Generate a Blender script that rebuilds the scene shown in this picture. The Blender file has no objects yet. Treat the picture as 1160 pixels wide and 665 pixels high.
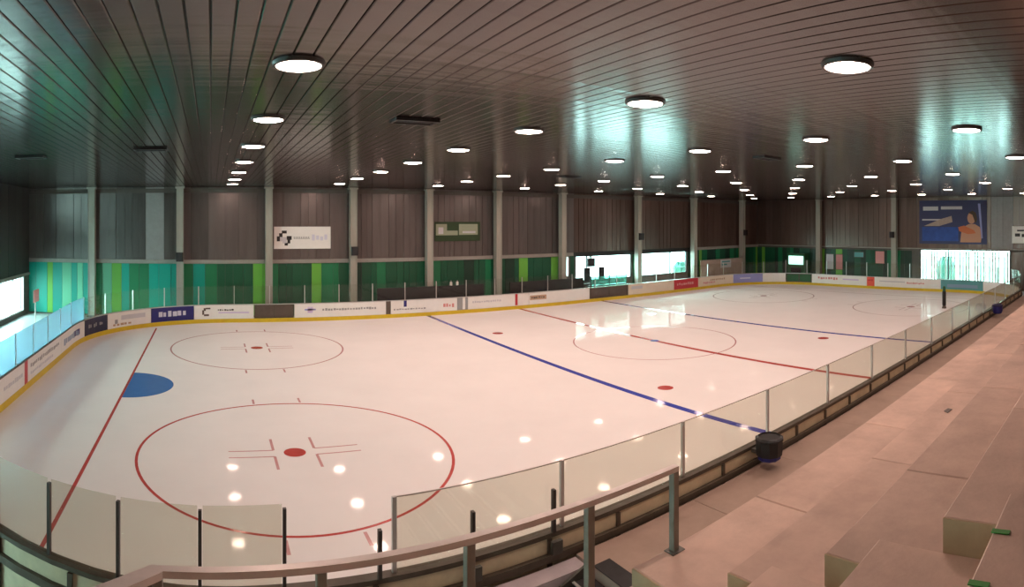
import bpy, math, random
import numpy as np

# ------------------------------------------------------------------ camera, daylight, exposure
sc = bpy.context.scene
COL = sc.collection
PI = math.pi
EYE = (7.609, -23.602, 6.623)
FPX, HORIZON, YAW = 661.7, 251.25, 1.056          # stitched phone panorama: pixels per radian, horizon row, heading

cam = bpy.data.cameras.new('camera')
cam.type = 'PANO'
cam.panorama_type = 'CENTRAL_CYLINDRICAL'
cam.central_cylindrical_radius = 1.0
cam.central_cylindrical_range_u_min = -580.0 / FPX
cam.central_cylindrical_range_u_max = 580.0 / FPX
cam.central_cylindrical_range_v_min = -(665.0 - HORIZON) / FPX
cam.central_cylindrical_range_v_max = HORIZON / FPX
cam.clip_start, cam.clip_end = 0.05, 400
camo = bpy.data.objects.new('camera', cam)
COL.objects.link(camo)
camo.location = EYE
camo.rotation_euler = (PI / 2, 0, YAW - PI / 2)
sc.camera = camo

world = bpy.data.worlds.new('world')
sc.world = world
world.use_nodes = True
bg = world.node_tree.nodes['Background']
bg.inputs[0].default_value = (0.66, 1.0, 0.97, 1)
bg.inputs[1].default_value = 19.0

LAMP_POWER = 113.0
LAMP_COLOR = (1.0, 0.705, 0.595)
sc.view_settings.view_transform = 'Standard'
sc.view_settings.look = 'None'
sc.view_settings.gamma = 1.0
sc.view_settings.use_curve_mapping = False
sc.view_settings.exposure = 0.0
sc.cycles.max_bounces = 8
sc.cycles.transparent_max_bounces = 24
sc.cycles.use_denoising = True

rnd = random.Random(4)

# ------------------------------------------------------------------ building dimensions (metres)
WL, WR, WF, WB = -5.6, 63.0, 17.3, -29.0          # inner faces of the hall walls
CEIL = 9.07
WALK = 0.78

# ------------------------------------------------------------------ mesh helpers
class MB:
    def __init__(s): s.v = []; s.f = []
    def quadbox(s, p):                              # 8 corners: bottom 4 then top 4
        n = len(s.v); s.v += [tuple(q) for q in p]
        s.f += [(n+3, n+2, n+1, n), (n+4, n+5, n+6, n+7)] + [(n+i, n+(i+1) % 4, n+4+(i+1) % 4, n+4+i) for i in range(4)]
        return s
    def box(s, x0, x1, y0, y1, z0, z1):
        return s.quadbox([(x0, y0, z0), (x1, y0, z0), (x1, y1, z0), (x0, y1, z0), (x0, y0, z1), (x1, y0, z1), (x1, y1, z1), (x0, y1, z1)])
    def chbox(s, x0, x1, y0, y1, z0, z1, c):        # box with chamfered vertical edges
        pts = [(x0+c, y0), (x1-c, y0), (x1, y0+c), (x1, y1-c), (x1-c, y1), (x0+c, y1), (x0, y1-c), (x0, y0+c)]
        return s.prism(pts, z0, z1)
    def prism(s, pts, z0, z1):
        n = len(s.v); k = len(pts)
        s.v += [(x, y, z0) for x, y in pts] + [(x, y, z1) for x, y in pts]
        s.f += [tuple(range(n+k-1, n-1, -1)), tuple(range(n+k, n+2*k))]
        s.f += [(n+i, n+(i+1) % k, n+k+(i+1) % k, n+k+i) for i in range(k)]
        return s
    def lathe(s, c, prof, n=16, close=True):        # prof: (r, z) list bottom to top
        b = len(s.v); m = len(prof)
        for r, z in prof:
            for i in range(n):
                a = 2*PI*i/n
                s.v.append((c[0]+r*math.cos(a), c[1]+r*math.sin(a), c[2]+z))
        for j in range(m-1):
            for i in range(n):
                s.f.append((b+j*n+i, b+j*n+(i+1) % n, b+(j+1)*n+(i+1) % n, b+(j+1)*n+i))
        if close:
            s.f.append(tuple(b+i for i in range(n-1, -1, -1)))
            s.f.append(tuple(b+(m-1)*n+i for i in range(n)))
        return s
    def bar(s, a, b, w, h):                         # rectangular bar between two points, h is vertical
        a = np.array(a, float); b = np.array(b, float); d = b-a
        d = d/np.linalg.norm(d)
        u = np.cross(d, (0, 0, 1.0))
        if np.linalg.norm(u) < 1e-4: u = np.array((1.0, 0, 0))
        u = u/np.linalg.norm(u); v = np.cross(u, d)
        q = [(-w/2, -h/2), (w/2, -h/2), (w/2, h/2), (-w/2, h/2)]
        return s.quadbox([a+u*i+v*j for i, j in q] + [b+u*i+v*j for i, j in q])
    def tube(s, pts, r, n=8):
        P = [np.array(p, float) for p in pts]
        b = len(s.v); up = None
        for k, p in enumerate(P):
            d = P[min(k+1, len(P)-1)] - P[max(k-1, 0)]
            d = d/np.linalg.norm(d)
            ref = np.array((0, 0, 1.0)) if abs(d[2]) < .9 else np.array((1.0, 0, 0))
            u = np.cross(d, ref); u /= np.linalg.norm(u); v = np.cross(u, d)
            for i in range(n):
                a = 2*PI*i/n
                s.v.append(tuple(p + r*(math.cos(a)*u + math.sin(a)*v)))
        for k in range(len(P)-1):
            for i in range(n):
                s.f.append((b+k*n+i, b+k*n+(i+1) % n, b+(k+1)*n+(i+1) % n, b+(k+1)*n+i))
        s.f.append(tuple(b+i for i in range(n-1, -1, -1)))
        s.f.append(tuple(b+(len(P)-1)*n+i for i in range(n)))
        return s

def wloc(o):
    p = np.zeros(3)
    while o is not None:
        p += np.array(o.location); o = o.parent
    return p

def obj(name, mb, m, parent=None, label=None, smooth=False, origin=None):
    me = bpy.data.meshes.new(name)
    off = wloc(parent)
    if origin is not None: off = np.array(origin, float)
    me.from_pydata([tuple(np.array(v) - off) for v in mb.v], [], mb.f)
    me.update()
    import bmesh
    bm = bmesh.new(); bm.from_mesh(me)
    bmesh.ops.recalc_face_normals(bm, faces=bm.faces); bm.to_mesh(me); bm.free()
    me.materials.append(m)
    if smooth:
        me.shade_smooth() if hasattr(me, 'shade_smooth') else None
        try: me.set_sharp_from_angle(angle=math.radians(35))
        except Exception: pass
    o = bpy.data.objects.new(name, me); COL.objects.link(o)
    if parent is not None: o.parent = parent
    if origin is not None: o.location = np.array(origin, float) - wloc(parent)
    if label: o['label'] = label
    return o

def inst(src, parent, loc, label=None):
    o = src.copy(); COL.objects.link(o); o.parent = parent; o.location = np.array(loc, float) - wloc(parent)
    if label: o['label'] = label
    return o

def thing(name, label, cat, loc=(0, 0, 0), group=None):
    o = bpy.data.objects.new(name, None); COL.objects.link(o)
    o.location = loc; o.empty_display_size = .2
    o['label'] = label; o['category'] = cat
    if group: o['group'] = group
    return o

def tag(o, label, cat, group=None):
    o['label'] = label; o['category'] = cat
    if group: o['group'] = group
    return o

def structure(name, mb, m, parent=None):
    o = obj(name, mb, m, parent); o['kind'] = 'structure'; return o

ORD = ['first', 'second', 'third', 'fourth', 'fifth', 'sixth', 'seventh', 'eighth', 'ninth', 'tenth', 'eleventh', 'twelfth']

# ------------------------------------------------------------------ materials
def mat(name, color, rough=.5, metal=0., vary=0., noise=0., nscale=3., stretch=(1, 1, 1), bump=0., bscale=20., spec=.5, ior=1.45):
    m = bpy.data.materials.new(name); m.use_nodes = True
    nt = m.node_tree; n = nt.nodes; L = nt.links
    b = n['Principled BSDF']
    b.inputs['Base Color'].default_value = (*color, 1)
    b.inputs['Roughness'].default_value = rough
    b.inputs['Metallic'].default_value = metal
    b.inputs['Specular IOR Level'].default_value = spec
    b.inputs['IOR'].default_value = ior
    if noise or bump or vary:
        tc = n.new('ShaderNodeTexCoord'); mp = n.new('ShaderNodeMapping'); mp.inputs['Scale'].default_value = stretch
        geo = n.new('ShaderNodeNewGeometry')
        L.new(geo.outputs['Position'], mp.inputs['Vector'])
    if noise or vary:
        hsv = n.new('ShaderNodeHueSaturation'); hsv.inputs['Color'].default_value = (*color, 1)
        val = n.new('ShaderNodeMath'); val.operation = 'ADD'; val.inputs[0].default_value = 1.0; val.inputs[1].default_value = 0.
        if noise:
            tx = n.new('ShaderNodeTexNoise'); tx.inputs['Scale'].default_value = nscale; tx.inputs['Detail'].default_value = 6
            tx.inputs['Roughness'].default_value = .65
            L.new(mp.outputs[0], tx.inputs['Vector'])
            r = n.new('ShaderNodeMapRange'); r.inputs['From Min'].default_value = .3; r.inputs['From Max'].default_value = .7
            r.inputs['To Min'].default_value = 1-noise; r.inputs['To Max'].default_value = 1+noise
            L.new(tx.outputs['Fac'], r.inputs['Value']); L.new(r.outputs[0], val.inputs[0])
        if vary:
            oi = n.new('ShaderNodeObjectInfo')
            r2 = n.new('ShaderNodeMapRange'); r2.inputs['To Min'].default_value = -vary; r2.inputs['To Max'].default_value = vary
            L.new(oi.outputs['Random'], r2.inputs['Value']); L.new(r2.outputs[0], val.inputs[1])
        L.new(val.outputs[0], hsv.inputs['Value']); L.new(hsv.outputs[0], b.inputs['Base Color'])
    if bump:
        tb = n.new('ShaderNodeTexNoise'); tb.inputs['Scale'].default_value = bscale; tb.inputs['Detail'].default_value = 3
        L.new(mp.outputs[0], tb.inputs['Vector'])
        bp = n.new('ShaderNodeBump'); bp.inputs['Strength'].default_value = bump; bp.inputs['Distance'].default_value = .02
        L.new(tb.outputs['Fac'], bp.inputs['Height']); L.new(bp.outputs[0], b.inputs['Normal'])
    return m

def glass_mat(name, tint, film=0., filmcol=(1, 1, 1), ior=1.5):
    m = bpy.data.materials.new(name); m.use_nodes = True
    nt = m.node_tree; n = nt.nodes; L = nt.links
    n.remove(n['Principled BSDF']); out = n['Material Output']
    tr = n.new('ShaderNodeBsdfTransparent'); tr.inputs[0].default_value = (*tint, 1)
    gl = n.new('ShaderNodeBsdfGlossy'); gl.inputs['Roughness'].default_value = .02
    fr = n.new('ShaderNodeFresnel'); ge = n.new('ShaderNodeNewGeometry'); ma = n.new('ShaderNodeMath'); ma.operation = 'MULTIPLY_ADD'
    ma.inputs[1].default_value = 1/ior-ior; ma.inputs[2].default_value = ior       # same reflectance on both faces of the pane
    L.new(ge.outputs['Backfacing'], ma.inputs[0]); L.new(ma.outputs[0], fr.inputs['IOR'])
    mx = n.new('ShaderNodeMixShader'); L.new(fr.outputs[0], mx.inputs[0]); L.new(tr.outputs[0], mx.inputs[1]); L.new(gl.outputs[0], mx.inputs[2])
    last = mx
    if film:
        df = n.new('ShaderNodeBsdfDiffuse'); df.inputs[0].default_value = (*filmcol, 1)
        tl = n.new('ShaderNodeBsdfTranslucent'); tl.inputs[0].default_value = (*filmcol, 1)
        ad = n.new('ShaderNodeMixShader'); ad.inputs[0].default_value = .5
        L.new(df.outputs[0], ad.inputs[1]); L.new(tl.outputs[0], ad.inputs[2])
        m2 = n.new('ShaderNodeMixShader'); m2.inputs[0].default_value = film
        L.new(mx.outputs[0], m2.inputs[1]); L.new(ad.outputs[0], m2.inputs[2]); last = m2
    L.new(last.outputs[0], out.inputs[0])
    return m

def emis(name, color, strength):
    m = bpy.data.materials.new(name); m.use_nodes = True
    b = m.node_tree.nodes['Principled BSDF']
    b.inputs['Base Color'].default_value = (.8, .8, .8, 1)
    b.inputs['Emission Color'].default_value = (*color, 1)
    b.inputs['Emission Strength'].default_value = strength
    return m

M = {}
M['ice'] = mat('ice', (.82, .79, .775), .6, noise=.03, nscale=.35, spec=0.)
def frosted_ice(m, cap):                              # skated ice: a frosted body under a thin wet film that mirrors weakly
    n, L = m.node_tree.nodes, m.node_tree.links
    fr = n.new('ShaderNodeFresnel'); fr.inputs['IOR'].default_value = 1.31
    mn = n.new('ShaderNodeMath'); mn.operation = 'MINIMUM'; mn.inputs[1].default_value = cap
    gl = n.new('ShaderNodeBsdfGlossy'); gl.inputs['Roughness'].default_value = .05
    mx = n.new('ShaderNodeMixShader')
    L.new(fr.outputs[0], mn.inputs[0]); L.new(mn.outputs[0], mx.inputs[0])
    L.new(n['Principled BSDF'].outputs[0], mx.inputs[1]); L.new(gl.outputs[0], mx.inputs[2])
    L.new(mx.outputs[0], n['Material Output'].inputs[0])
frosted_ice(M['ice'], .032)
M['ice_red'] = mat('ice_red', (.50, .085, .075), .1, noise=.15, nscale=4, ior=1.31)
M['ice_faint'] = mat('ice_faint', (.60, .33, .33), .1, noise=.12, nscale=4, ior=1.31)
M['ice_fainter'] = mat('ice_fainter', (.70, .56, .54), .1, noise=.12, nscale=4, ior=1.31)  # palest red, keeps the markings of the right end faint
M['ice_blue'] = mat('ice_blue', (.06, .08, .42), .1, noise=.15, nscale=4, ior=1.31)
M['ice_crease'] = mat('ice_crease', (.07, .19, .48), .1, noise=.05, ior=1.31)
M['slat'] = mat('slat', (.088, .072, .068), .17, metal=.88, vary=.06, noise=.06, nscale=1.5, stretch=(1, .15, 1))
def slat_ripple(m):                                   # the slats sag and ripple along their length
    n, L = m.node_tree.nodes, m.node_tree.links
    geo = n.new('ShaderNodeNewGeometry'); mp = n.new('ShaderNodeMapping'); mp.inputs['Scale'].default_value = (.12, 2.4, 1)
    tx = n.new('ShaderNodeTexNoise'); tx.inputs['Scale'].default_value = 1.0; tx.inputs['Detail'].default_value = 2
    sp = n.new('ShaderNodeBump'); sp.inputs['Strength'].default_value = 1.0; sp.inputs['Distance'].default_value = .008
    L.new(geo.outputs['Position'], mp.inputs['Vector']); L.new(mp.outputs[0], tx.inputs['Vector'])
    L.new(tx.outputs['Fac'], sp.inputs['Height']); L.new(sp.outputs[0], n['Principled BSDF'].inputs['Normal'])
slat_ripple(M['slat'])
M['ceil_dark'] = mat('ceil_dark', (.02, .02, .02), .9)
M['panel'] = mat('panel', (.13, .115, .11), .30, metal=.6, vary=.22, noise=.12, nscale=1.2, stretch=(2, 2, .25))
M['panel_brown'] = mat('panel_brown', (.14, .095, .08), .30, metal=.6, vary=.22, noise=.12, nscale=1.2, stretch=(2, 2, .25))
M['panel_light'] = mat('panel_light', (.27, .26, .26), .45, metal=.2, noise=.08)
M['panel_dark'] = mat('panel_dark', (.045, .045, .045), .6, vary=.2)
M['wall'] = mat('wall', (.10, .09, .08), .8, noise=.1)
M['column'] = mat('column', (.33, .32, .275), .5, noise=.1, nscale=2, stretch=(1, 1, .2))
M['trim'] = mat('trim', (.28, .26, .235), .5, noise=.08)
M['floor'] = mat('floor', (.40, .42, .43), .35, noise=.12, nscale=.8)
M['concrete'] = mat('concrete', (.53, .385, .31), .7, vary=.10, noise=.22, nscale=.9, bump=.15, bscale=18)
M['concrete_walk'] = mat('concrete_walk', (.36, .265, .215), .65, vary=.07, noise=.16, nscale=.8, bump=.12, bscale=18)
M['concrete_kerb'] = mat('concrete_kerb', (.48, .43, .45), .6, noise=.1)
M['green'] = [mat('green_%s' % k, c, .4, vary=.12) for k, c in [('lime', (.13, .40, .05)), ('teal', (.0, .30, .23)), ('dark', (.004, .078, .034)), ('mid', (.008, .165, .066)), ('black', (.006, .035, .02)), ('mint', (.12, .42, .26))]]
M['white'] = mat('white_board', (.78, .77, .74), .3, noise=.03)
M['cream'] = mat('cream_board', (.72, .62, .50), .35, noise=.04)
M['yellow'] = mat('yellow_kick', (.62, .45, .02), .35, noise=.08)
M['navy'] = mat('navy', (.02, .02, .16), .35)
M['ink_navy'] = mat('ink_navy', (.012, .012, .05), .35)
M['red'] = mat('red', (.50, .03, .04), .35)
M['orange_red'] = mat('orange_red', (.72, .10, .06), .35)
M['lavender'] = mat('lavender', (.28, .30, .60), .35)
M['lilac'] = mat('lilac', (.60, .50, .72), .35)
M['tan'] = mat('tan', (.45, .30, .20), .4)
M['grey'] = mat('grey_print', (.30, .30, .30), .4)
M['light_grey'] = mat('light_grey_print', (.55, .55, .58), .4)
M['pale'] = mat('pale_print', (.62, .62, .72), .4)
M['pinkred'] = mat('pinkred_print', (.62, .25, .24), .4)
M['black'] = mat('black', (.012, .012, .013), .4)
M['rubber'] = mat('rubber', (.02, .02, .022), .7, noise=.2, nscale=6)
M['gate'] = mat('gate_brown', (.10, .075, .06), .5, noise=.15)
M['gate_green'] = mat('gate_green', (.02, .11, .04), .45)
M['teal_board'] = mat('teal_board', (.10, .32, .33), .3)
M['bluegrey_board'] = mat('bluegrey_board', (.22, .32, .45), .3)
M['rail_dark'] = mat('rail_dark', (.085, .07, .05), .5, noise=.2, nscale=5)
M['concrete_tan'] = mat('concrete_tan', (.40, .31, .19), .8, noise=.12, nscale=3)
M['olive'] = mat('olive', (.62, .54, .37), .55, noise=.15, nscale=2)
M['post_grey'] = mat('post_grey', (.21, .20, .17), .45, metal=.3, noise=.1, nscale=5)
M['steel'] = mat('steel', (.58, .53, .50), .4, metal=.3, noise=.1, nscale=4)
M['steel_dark'] = mat('steel_dark', (.11, .11, .095), .45, metal=.4, noise=.12, nscale=5)
M['post_dark'] = mat('post_dark', (.06, .055, .05), .45, metal=.3, noise=.15)
M['alu'] = mat('aluminium', (.55, .55, .54), .35, metal=.7, noise=.05)
M['frame_dark'] = mat('window_frame', (.02, .02, .02), .5)
M['frame_grey'] = mat('window_frame_grey', (.5, .5, .5), .5)
M['glass'] = glass_mat('shield_glass', (.95, .96, .94), ior=1.3)
M['glass_near'] = glass_mat('shield_glass_near', (.90, .91, .86), film=.02, filmcol=(.5, .5, .45))
M['glass_blue'] = glass_mat('shield_glass_blue', (.62, .82, .92), film=.30, filmcol=(.50, .72, .85))  # blue tint and film stand in for the bluish reflection at this end
M['pane'] = glass_mat('window_glass', (.95, 1, .99))
M['cyan_glass'] = glass_mat('tinted_glass', (.45, .85, .78), film=.12, filmcol=(.3, .7, .6))
M['blind'] = mat('blind', (.8, .82, .8), .7)
LEVEL = [.74, 1.02, 1.08, .96, .75, .57, .44, .40]        # the rows towards the right end burn weaker
LAMPM = [emis('lamp_row', LAMP_COLOR, LAMP_POWER*q) for q in LEVEL]
M['lamp_ring'] = mat('lamp_ring', (.03, .03, .03), .4)
M['mint_lit'] = emis('lit_display', (.45, 1, .8), 1.6)
M['banner_navy'] = mat('banner_navy', (.035, .04, .12), .5)
M['banner_blue'] = mat('banner_blue', (.02, .07, .32), .5, noise=.25, nscale=1.5)
M['skin'] = mat('skin_print', (.55, .28, .18), .5)
M['skin2'] = mat('skin_print_orange', (.60, .16, .06), .5)
M['hair'] = mat('hair_print', (.06, .035, .02), .5)
M['tape'] = mat('tape_green', (.03, .25, .03), .5)
M['sign_green'] = mat('sign_green', (.02, .05, .015), .5)
M['sign_olive'] = mat('sign_olive', (.30, .34, .24), .5)
M['asphalt'] = mat('asphalt', (.45, .5, .5), .8)
M['leaf'] = mat('leaf', (.03, .13, .10), .7, noise=.3, nscale=2)
M['beige'] = mat('beige_panel', (.42, .33, .28), .6, noise=.1)

# ------------------------------------------------------------------ rink outline (rounded rectangle, clockwise from the near end of the left end boards)
X0, X1, YN, YF = 0.45, 60.0, -15.0, 14.75
RNL, RFL, RFR, RNR = 7.4, 8.6, 7.5, 7.5
def _outline():
    pts = [(X0, YN+RNL)]
    def arc(cx, cy, r, a0, a1):
        for k in range(25):
            a = math.radians(a0+(a1-a0)*k/24); pts.append((cx+r*math.cos(a), cy+r*math.sin(a)))
    arc(X0+RFL, YF-RFL, RFL, 180, 90); arc(X1-RFR, YF-RFR, RFR, 90, 0)
    arc(X1-RNR, YN+RNR, RNR, 0, -90); arc(X0+RNL, YN+RNL, RNL, -90, -180)
    P = np.array(pts); s = np.r_[0, np.cumsum(np.hypot(*np.diff(P, axis=0).T))]
    return P, s
OP, OS = _outline()
STOT = OS[-1]
ARCS = [(13.7, 27.3), (70.6, 82.6), (97.1, 109.1), (153.5, STOT+.1)]
def at(s, off=0., z=0.):                             # point on the outline, off > 0 into the ice
    s = s % STOT
    p = np.array((np.interp(s, OS, OP[:, 0]), np.interp(s, OS, OP[:, 1])))
    e = .05
    a = np.array((np.interp((s-e) % STOT, OS, OP[:, 0]), np.interp((s-e) % STOT, OS, OP[:, 1])))
    b = np.array((np.interp((s+e) % STOT, OS, OP[:, 0]), np.interp((s+e) % STOT, OS, OP[:, 1])))
    t = (b-a)/max(1e-9, np.linalg.norm(b-a)); n = np.array((t[1], -t[0]))
    q = p + n*off
    return (q[0], q[1], z)
def strip(mb, s0, s1, z0, z1, o0, o1):               # curved slab along the outline
    curved = any(s1 > a and s0 < b for a, b in ARCS)
    k = max(1, int(math.ceil((s1-s0)/.7))) if curved else 1
    n = len(mb.v)
    for i in range(k+1):
        s = s0+(s1-s0)*i/k
        mb.v += [at(s, o0, z0), at(s, o1, z0), at(s, o1, z1), at(s, o0, z1)]
    for i in range(k):
        a = n+4*i; b = a+4
        mb.f += [(a+j, b+j, b+(j+1) % 4, a+(j+1) % 4) for j in range(4)]
    mb.f += [(n+3, n+2, n+1, n), tuple(n+4*k+j for j in range(4))]
    return mb

# ------------------------------------------------------------------ the hall: floor, walls, windows
structure('floor', MB().box(WL-.4, WR+.4, WB-.4, WF+.4, -.4, -.06), M['floor'])
tag(obj('outdoor_pavement', MB().box(-60, 120, -70, 80, -.6, -.42), M['asphalt']), 'pale paved ground outside the hall windows', 'pavement')

def seg_boxes(mb, axis, c0, c1, lo, hi, z0, z1, holes):   # wall slab with rectangular holes (a, b, za, zb)
    cur = lo
    def put(a, b, za, zb):
        if b-a < .01 or zb-za < .01: return
        if axis == 'x': mb.box(a, b, c0, c1, za, zb)
        else: mb.box(c0, c1, a, b, za, zb)
    for a, b, za, zb in sorted(holes):
        put(cur, a, z0, z1); put(a, b, z0, za); put(a, b, zb, z1); cur = b
    put(cur, hi, z0, z1)

FAR_HOLES = [(35.75, 36.35, 1.9, 3.7), (37.0, 43.45, 1.45, 3.75), (44.1, 50.95, 1.45, 3.75)]
RIGHT_HOLES = [(-12.2, -2.9, .5, 3.85)]
LEFT_HOLES = [(-20.0, 16.2, .25, 2.75)]
HIGH_ADDED = (-6.0, 9.0, 7.2, 8.75)                        # unseen clerestory strip, added to the left wall to brighten the slats
w = MB(); seg_boxes(w, 'x', WF, WF+.3, WL-.3, WR+.3, -.06, CEIL+.4, FAR_HOLES); structure('wall_far', w, M['wall'])
w = MB(); seg_boxes(w, 'y', WR, WR+.3, WB, WF, -.06, CEIL+.4, RIGHT_HOLES); structure('wall_right', w, M['wall'])
w = MB(); seg_boxes(w, 'y', WL-.3, WL, WB, WF, -.06, 3.1, LEFT_HOLES); seg_boxes(w, 'y', WL-.3, WL, WB, WF, 3.1, CEIL+.4, [HIGH_ADDED]); structure('wall_left', w, M['wall'])
structure('wall_near', MB().box(WL-.3, WR+.3, WB-.3, WB, -.06, CEIL+.4), M['wall'])
wall_far, wall_right, wall_left = (bpy.data.objects[n] for n in ('wall_far', 'wall_right', 'wall_left'))

# cladding panels of the upper walls
def panel_mb(wd, h):
    m = MB()
    m.box(0, wd, -.05, 0, 0, h)
    m.box(wd*.30, wd*.34, -.075, -.05, 0, h); m.box(wd*.66, wd*.70, -.075, -.05, 0, h)
    return m
UP0 = 3.98
k = 0; x = WL+.02
while x < WR-.3:
    wd = [1.15, .95, 1.3, 1.05, .8, 1.25][k % 6]; wd = min(wd, WR-x-.02)
    m = M['panel'] if x < 36 else M['panel_brown']
    if 2.2 < x < 3.3: m = M['panel_light']
    mb = MB(); mb.box(x, x+wd-.025, WF-.06-(k % 3)*.012, WF, UP0, CEIL-.02)
    mb.box(x+wd*.48, x+wd*.52, WF-.10, WF-.05, UP0, CEIL-.02)
    obj('cladding_panel', mb, m, wall_far, origin=(x, WF, UP0)); x += wd; k += 1
y = WF-.1
while y > -22:
    wd = [1.1, 1.3, .9, 1.2, 1.0][k % 5]
    m = M['panel_brown']
    if -12.2 < y-.5*wd < -9.9: m = M['panel_light']
    mb = MB(); mb.box(WR-.06-(k % 3)*.012, WR, y-wd+.025, y, UP0, CEIL-.02)
    mb.box(WR-.10, WR-.05, y-wd*.52, y-wd*.48, UP0, CEIL-.02)
    obj('cladding_panel', mb, m, wall_right, origin=(WR, y, UP0)); y -= wd; k += 1
y = WF-.1
while y > -21:
    wd = 1.5
    if y-wd < HIGH_ADDED[1]+.1 and y > HIGH_ADDED[0]-.1:
        obj('cladding_panel', MB().box(WL, WL+.06, y-wd+.03, y, 2.95, HIGH_ADDED[2]-.1), M['panel_dark'], wall_left, origin=(WL, y, 2.95))
    else:
        obj('cladding_panel', MB().box(WL, WL+.06, y-wd+.03, y, 2.95, CEIL-.02), M['panel_dark'], wall_left, origin=(WL, y, 2.95))
    y -= wd

# green strip cladding of the lower walls
def pick_green(t):  # strips brighter near the left: daylight there is painted into the palette
    r = rnd.random()
    if t < 5: return M['green'][1] if r < .38 else M['green'][0] if r < .62 else M['green'][5] if r < .85 else M['green'][3]
    if t < 14: return M['green'][3] if r < .35 else M['green'][2] if r < .7 else M['green'][0] if r < .88 else M['green'][1]
    if t < 26: return M['green'][2] if r < .55 else M['green'][3] if r < .75 else M['green'][0] if r < .9 else M['green'][4]
    return M['green'][2] if r < .45 else M['green'][4] if r < .75 else M['green'][3] if r < .9 else M['green'][0]
GZ0, GZ1 = .05, 3.68
x = WL+.03; k = 0
while x < WR-.2:
    wd = rnd.choice([.42, .55, .7, .85])
    a, b = x, min(x+wd, WR-.05)
    hit = [h for h in FAR_HOLES if b > h[0]-.12 and a < h[1]+.12]
    if hit:
        if a < hit[0][0]-.25: b = hit[0][0]-.12
        else: x = hit[0][1]+.12; continue
    d = rnd.choice([.03, .045, .06])
    obj('cladding_strip', MB().box(a, b-.02, WF-d, WF, GZ0, GZ1), pick_green(a), wall_far, origin=(a, WF, GZ0)); x = b
y = WF-.1
while y > -1.9:
    wd = rnd.choice([.45, .6, .8])
    b = max(y-wd, -2.78)
    obj('cladding_strip', MB().box(WR-rnd.choice([.03, .05]), WR, b+.02, y, GZ0, GZ1), pick_green(40), wall_right, origin=(WR, y, GZ0)); y = b
y = -12.4
while y > -20:
    obj('cladding_strip', MB().box(WR-.05, WR, y-.95, y, GZ0, GZ1), M['panel_brown'], wall_right, origin=(WR, y, GZ0)); y -= .98

structure('trim_1', MB().box(WL, WR, WF-.16, WF, GZ1+.02, UP0-.01), M['trim'])
structure('trim_2', MB().box(WR-.16, WR, WB, WF-.17, GZ1+.02+.17, UP0-.01), M['trim'])
structure('trim_3', MB().box(WL, WL+.16, WB, WF-.17, 2.77, 2.94), M['trim'])
structure('trim_4', MB().box(WL, WR, WF-.12, WF, CEIL-.42, CEIL-.12), M['wall'])

# windows
def window(n, axis, c, lo, hi, z0, z1, cuts, fm, depth=.3, side=1):
    r = bpy.data.objects.new('window_%d' % n, None); COL.objects.link(r); r['kind'] = 'structure'
    def bx(mb, a, b, za, zb, d0, d1):
        if axis == 'x': mb.box(a, b, c+d0, c+d1, za, zb)
        else: mb.box(min(c+side*d0, c+side*d1), max(c+side*d0, c+side*d1), a, b, za, zb)
    f = MB(); t = .09
    bx(f, lo, hi, z0, z0+t, .02, .2); bx(f, lo, hi, z1-t, z1, .02, .2)
    bx(f, lo, lo+t, z0, z1, .02, .2); bx(f, hi-t, hi, z0, z1, .02, .2)
    obj('window_frame', f, fm, r)
    e = [lo+t] + list(cuts) + [hi-t]
    for q in cuts:
        mb = MB(); bx(mb, q-.05, q+.05, z0+t, z1-t, .04, .18); obj('mullion', mb, fm, r)
    for a, b in zip(e[:-1], e[1:]):
        mb = MB(); bx(mb, a+.03, b-.03, z0+t, z1-t, .10, .115); obj('pane', mb, M['pane'], r)
    return r
w1 = window(1, 'y', WL, -20.0, 16.2, .25, 2.75, [-20+36.2*i/16 for i in range(1, 16)], M['frame_grey'], side=-1)
w6_added = window(6, 'y', WL, *HIGH_ADDED, [HIGH_ADDED[0]+3*i for i in range(1, 5)], M['frame_grey'], side=-1)  # unseen window, added for more daylight on the ceiling
w2 = window(2, 'x', WF, 37.0, 43.45, 1.45, 3.75, [38.3], M['frame_dark'])
w3 = window(3, 'x', WF, 44.1, 50.95, 1.45, 3.75, [48.6], M['frame_dark'])
w4 = window(4, 'y', WR, -12.2, -2.9, .5, 3.85, [-5.9, -9.75], M['frame_dark'])
w5 = window(5, 'x', WF, 35.75, 36.35, 1.9, 3.7, [], M['frame_grey'])
obj('lintel', MB().box(36.7, 51.2, WF-.20, WF-.165, 3.60, 4.0), M['black'], wall_far)
yy = -3.1; k = 0
while yy > -12.0:                                     # hanging blind slats behind the right hand window
    if k % 5 not in (2,):
        obj('blind_slat', MB().box(WR+.19, WR+.21, yy-.19, yy, .65, 3.7), M['blind'], w4)
    yy -= .30; k += 1

# columns
COLX = [-.75, 5.45, 11.6, 17.6, 23.4, 29.15, 35.3, 43.78, 51.4, 59.4]
def col_mb():
    m = MB().chbox(-.22, .22, -.22, .22, .05, CEIL-.02, .05)
    m.box(-.24, -.18, -.26, .26, .06, CEIL-.03); m.box(.18, .24, -.26, .26, .06, CEIL-.03)
    return m
def column(x, y, label):
    t = thing('column', label, 'column', (x, y, 0), 'columns along the walls')
    a = MB(); a.v = [(vx+x, vy+y, vz) for vx, vy, vz in COLM.v]; a.f = COLM.f
    obj('shaft', a, M['column'], t)
    obj('base_plate', MB().box(x-.34, x+.34, y-.34, y+.30, -.05, .05), M['steel_dark'], t)
    obj('top_plate', MB().box(x-.32, x+.32, y-.32, y+.30, CEIL-.14, CEIL-.03), M['column'], t)
    return t
COLM = col_mb()
for i, x in enumerate(COLX):
    column(x, 16.75, 'grey steel column in front of the far long wall, %s from the left' % ORD[i])
column(62.5, 8.6, 'grey steel column on the right end wall, the one further from the blue banner')
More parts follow.
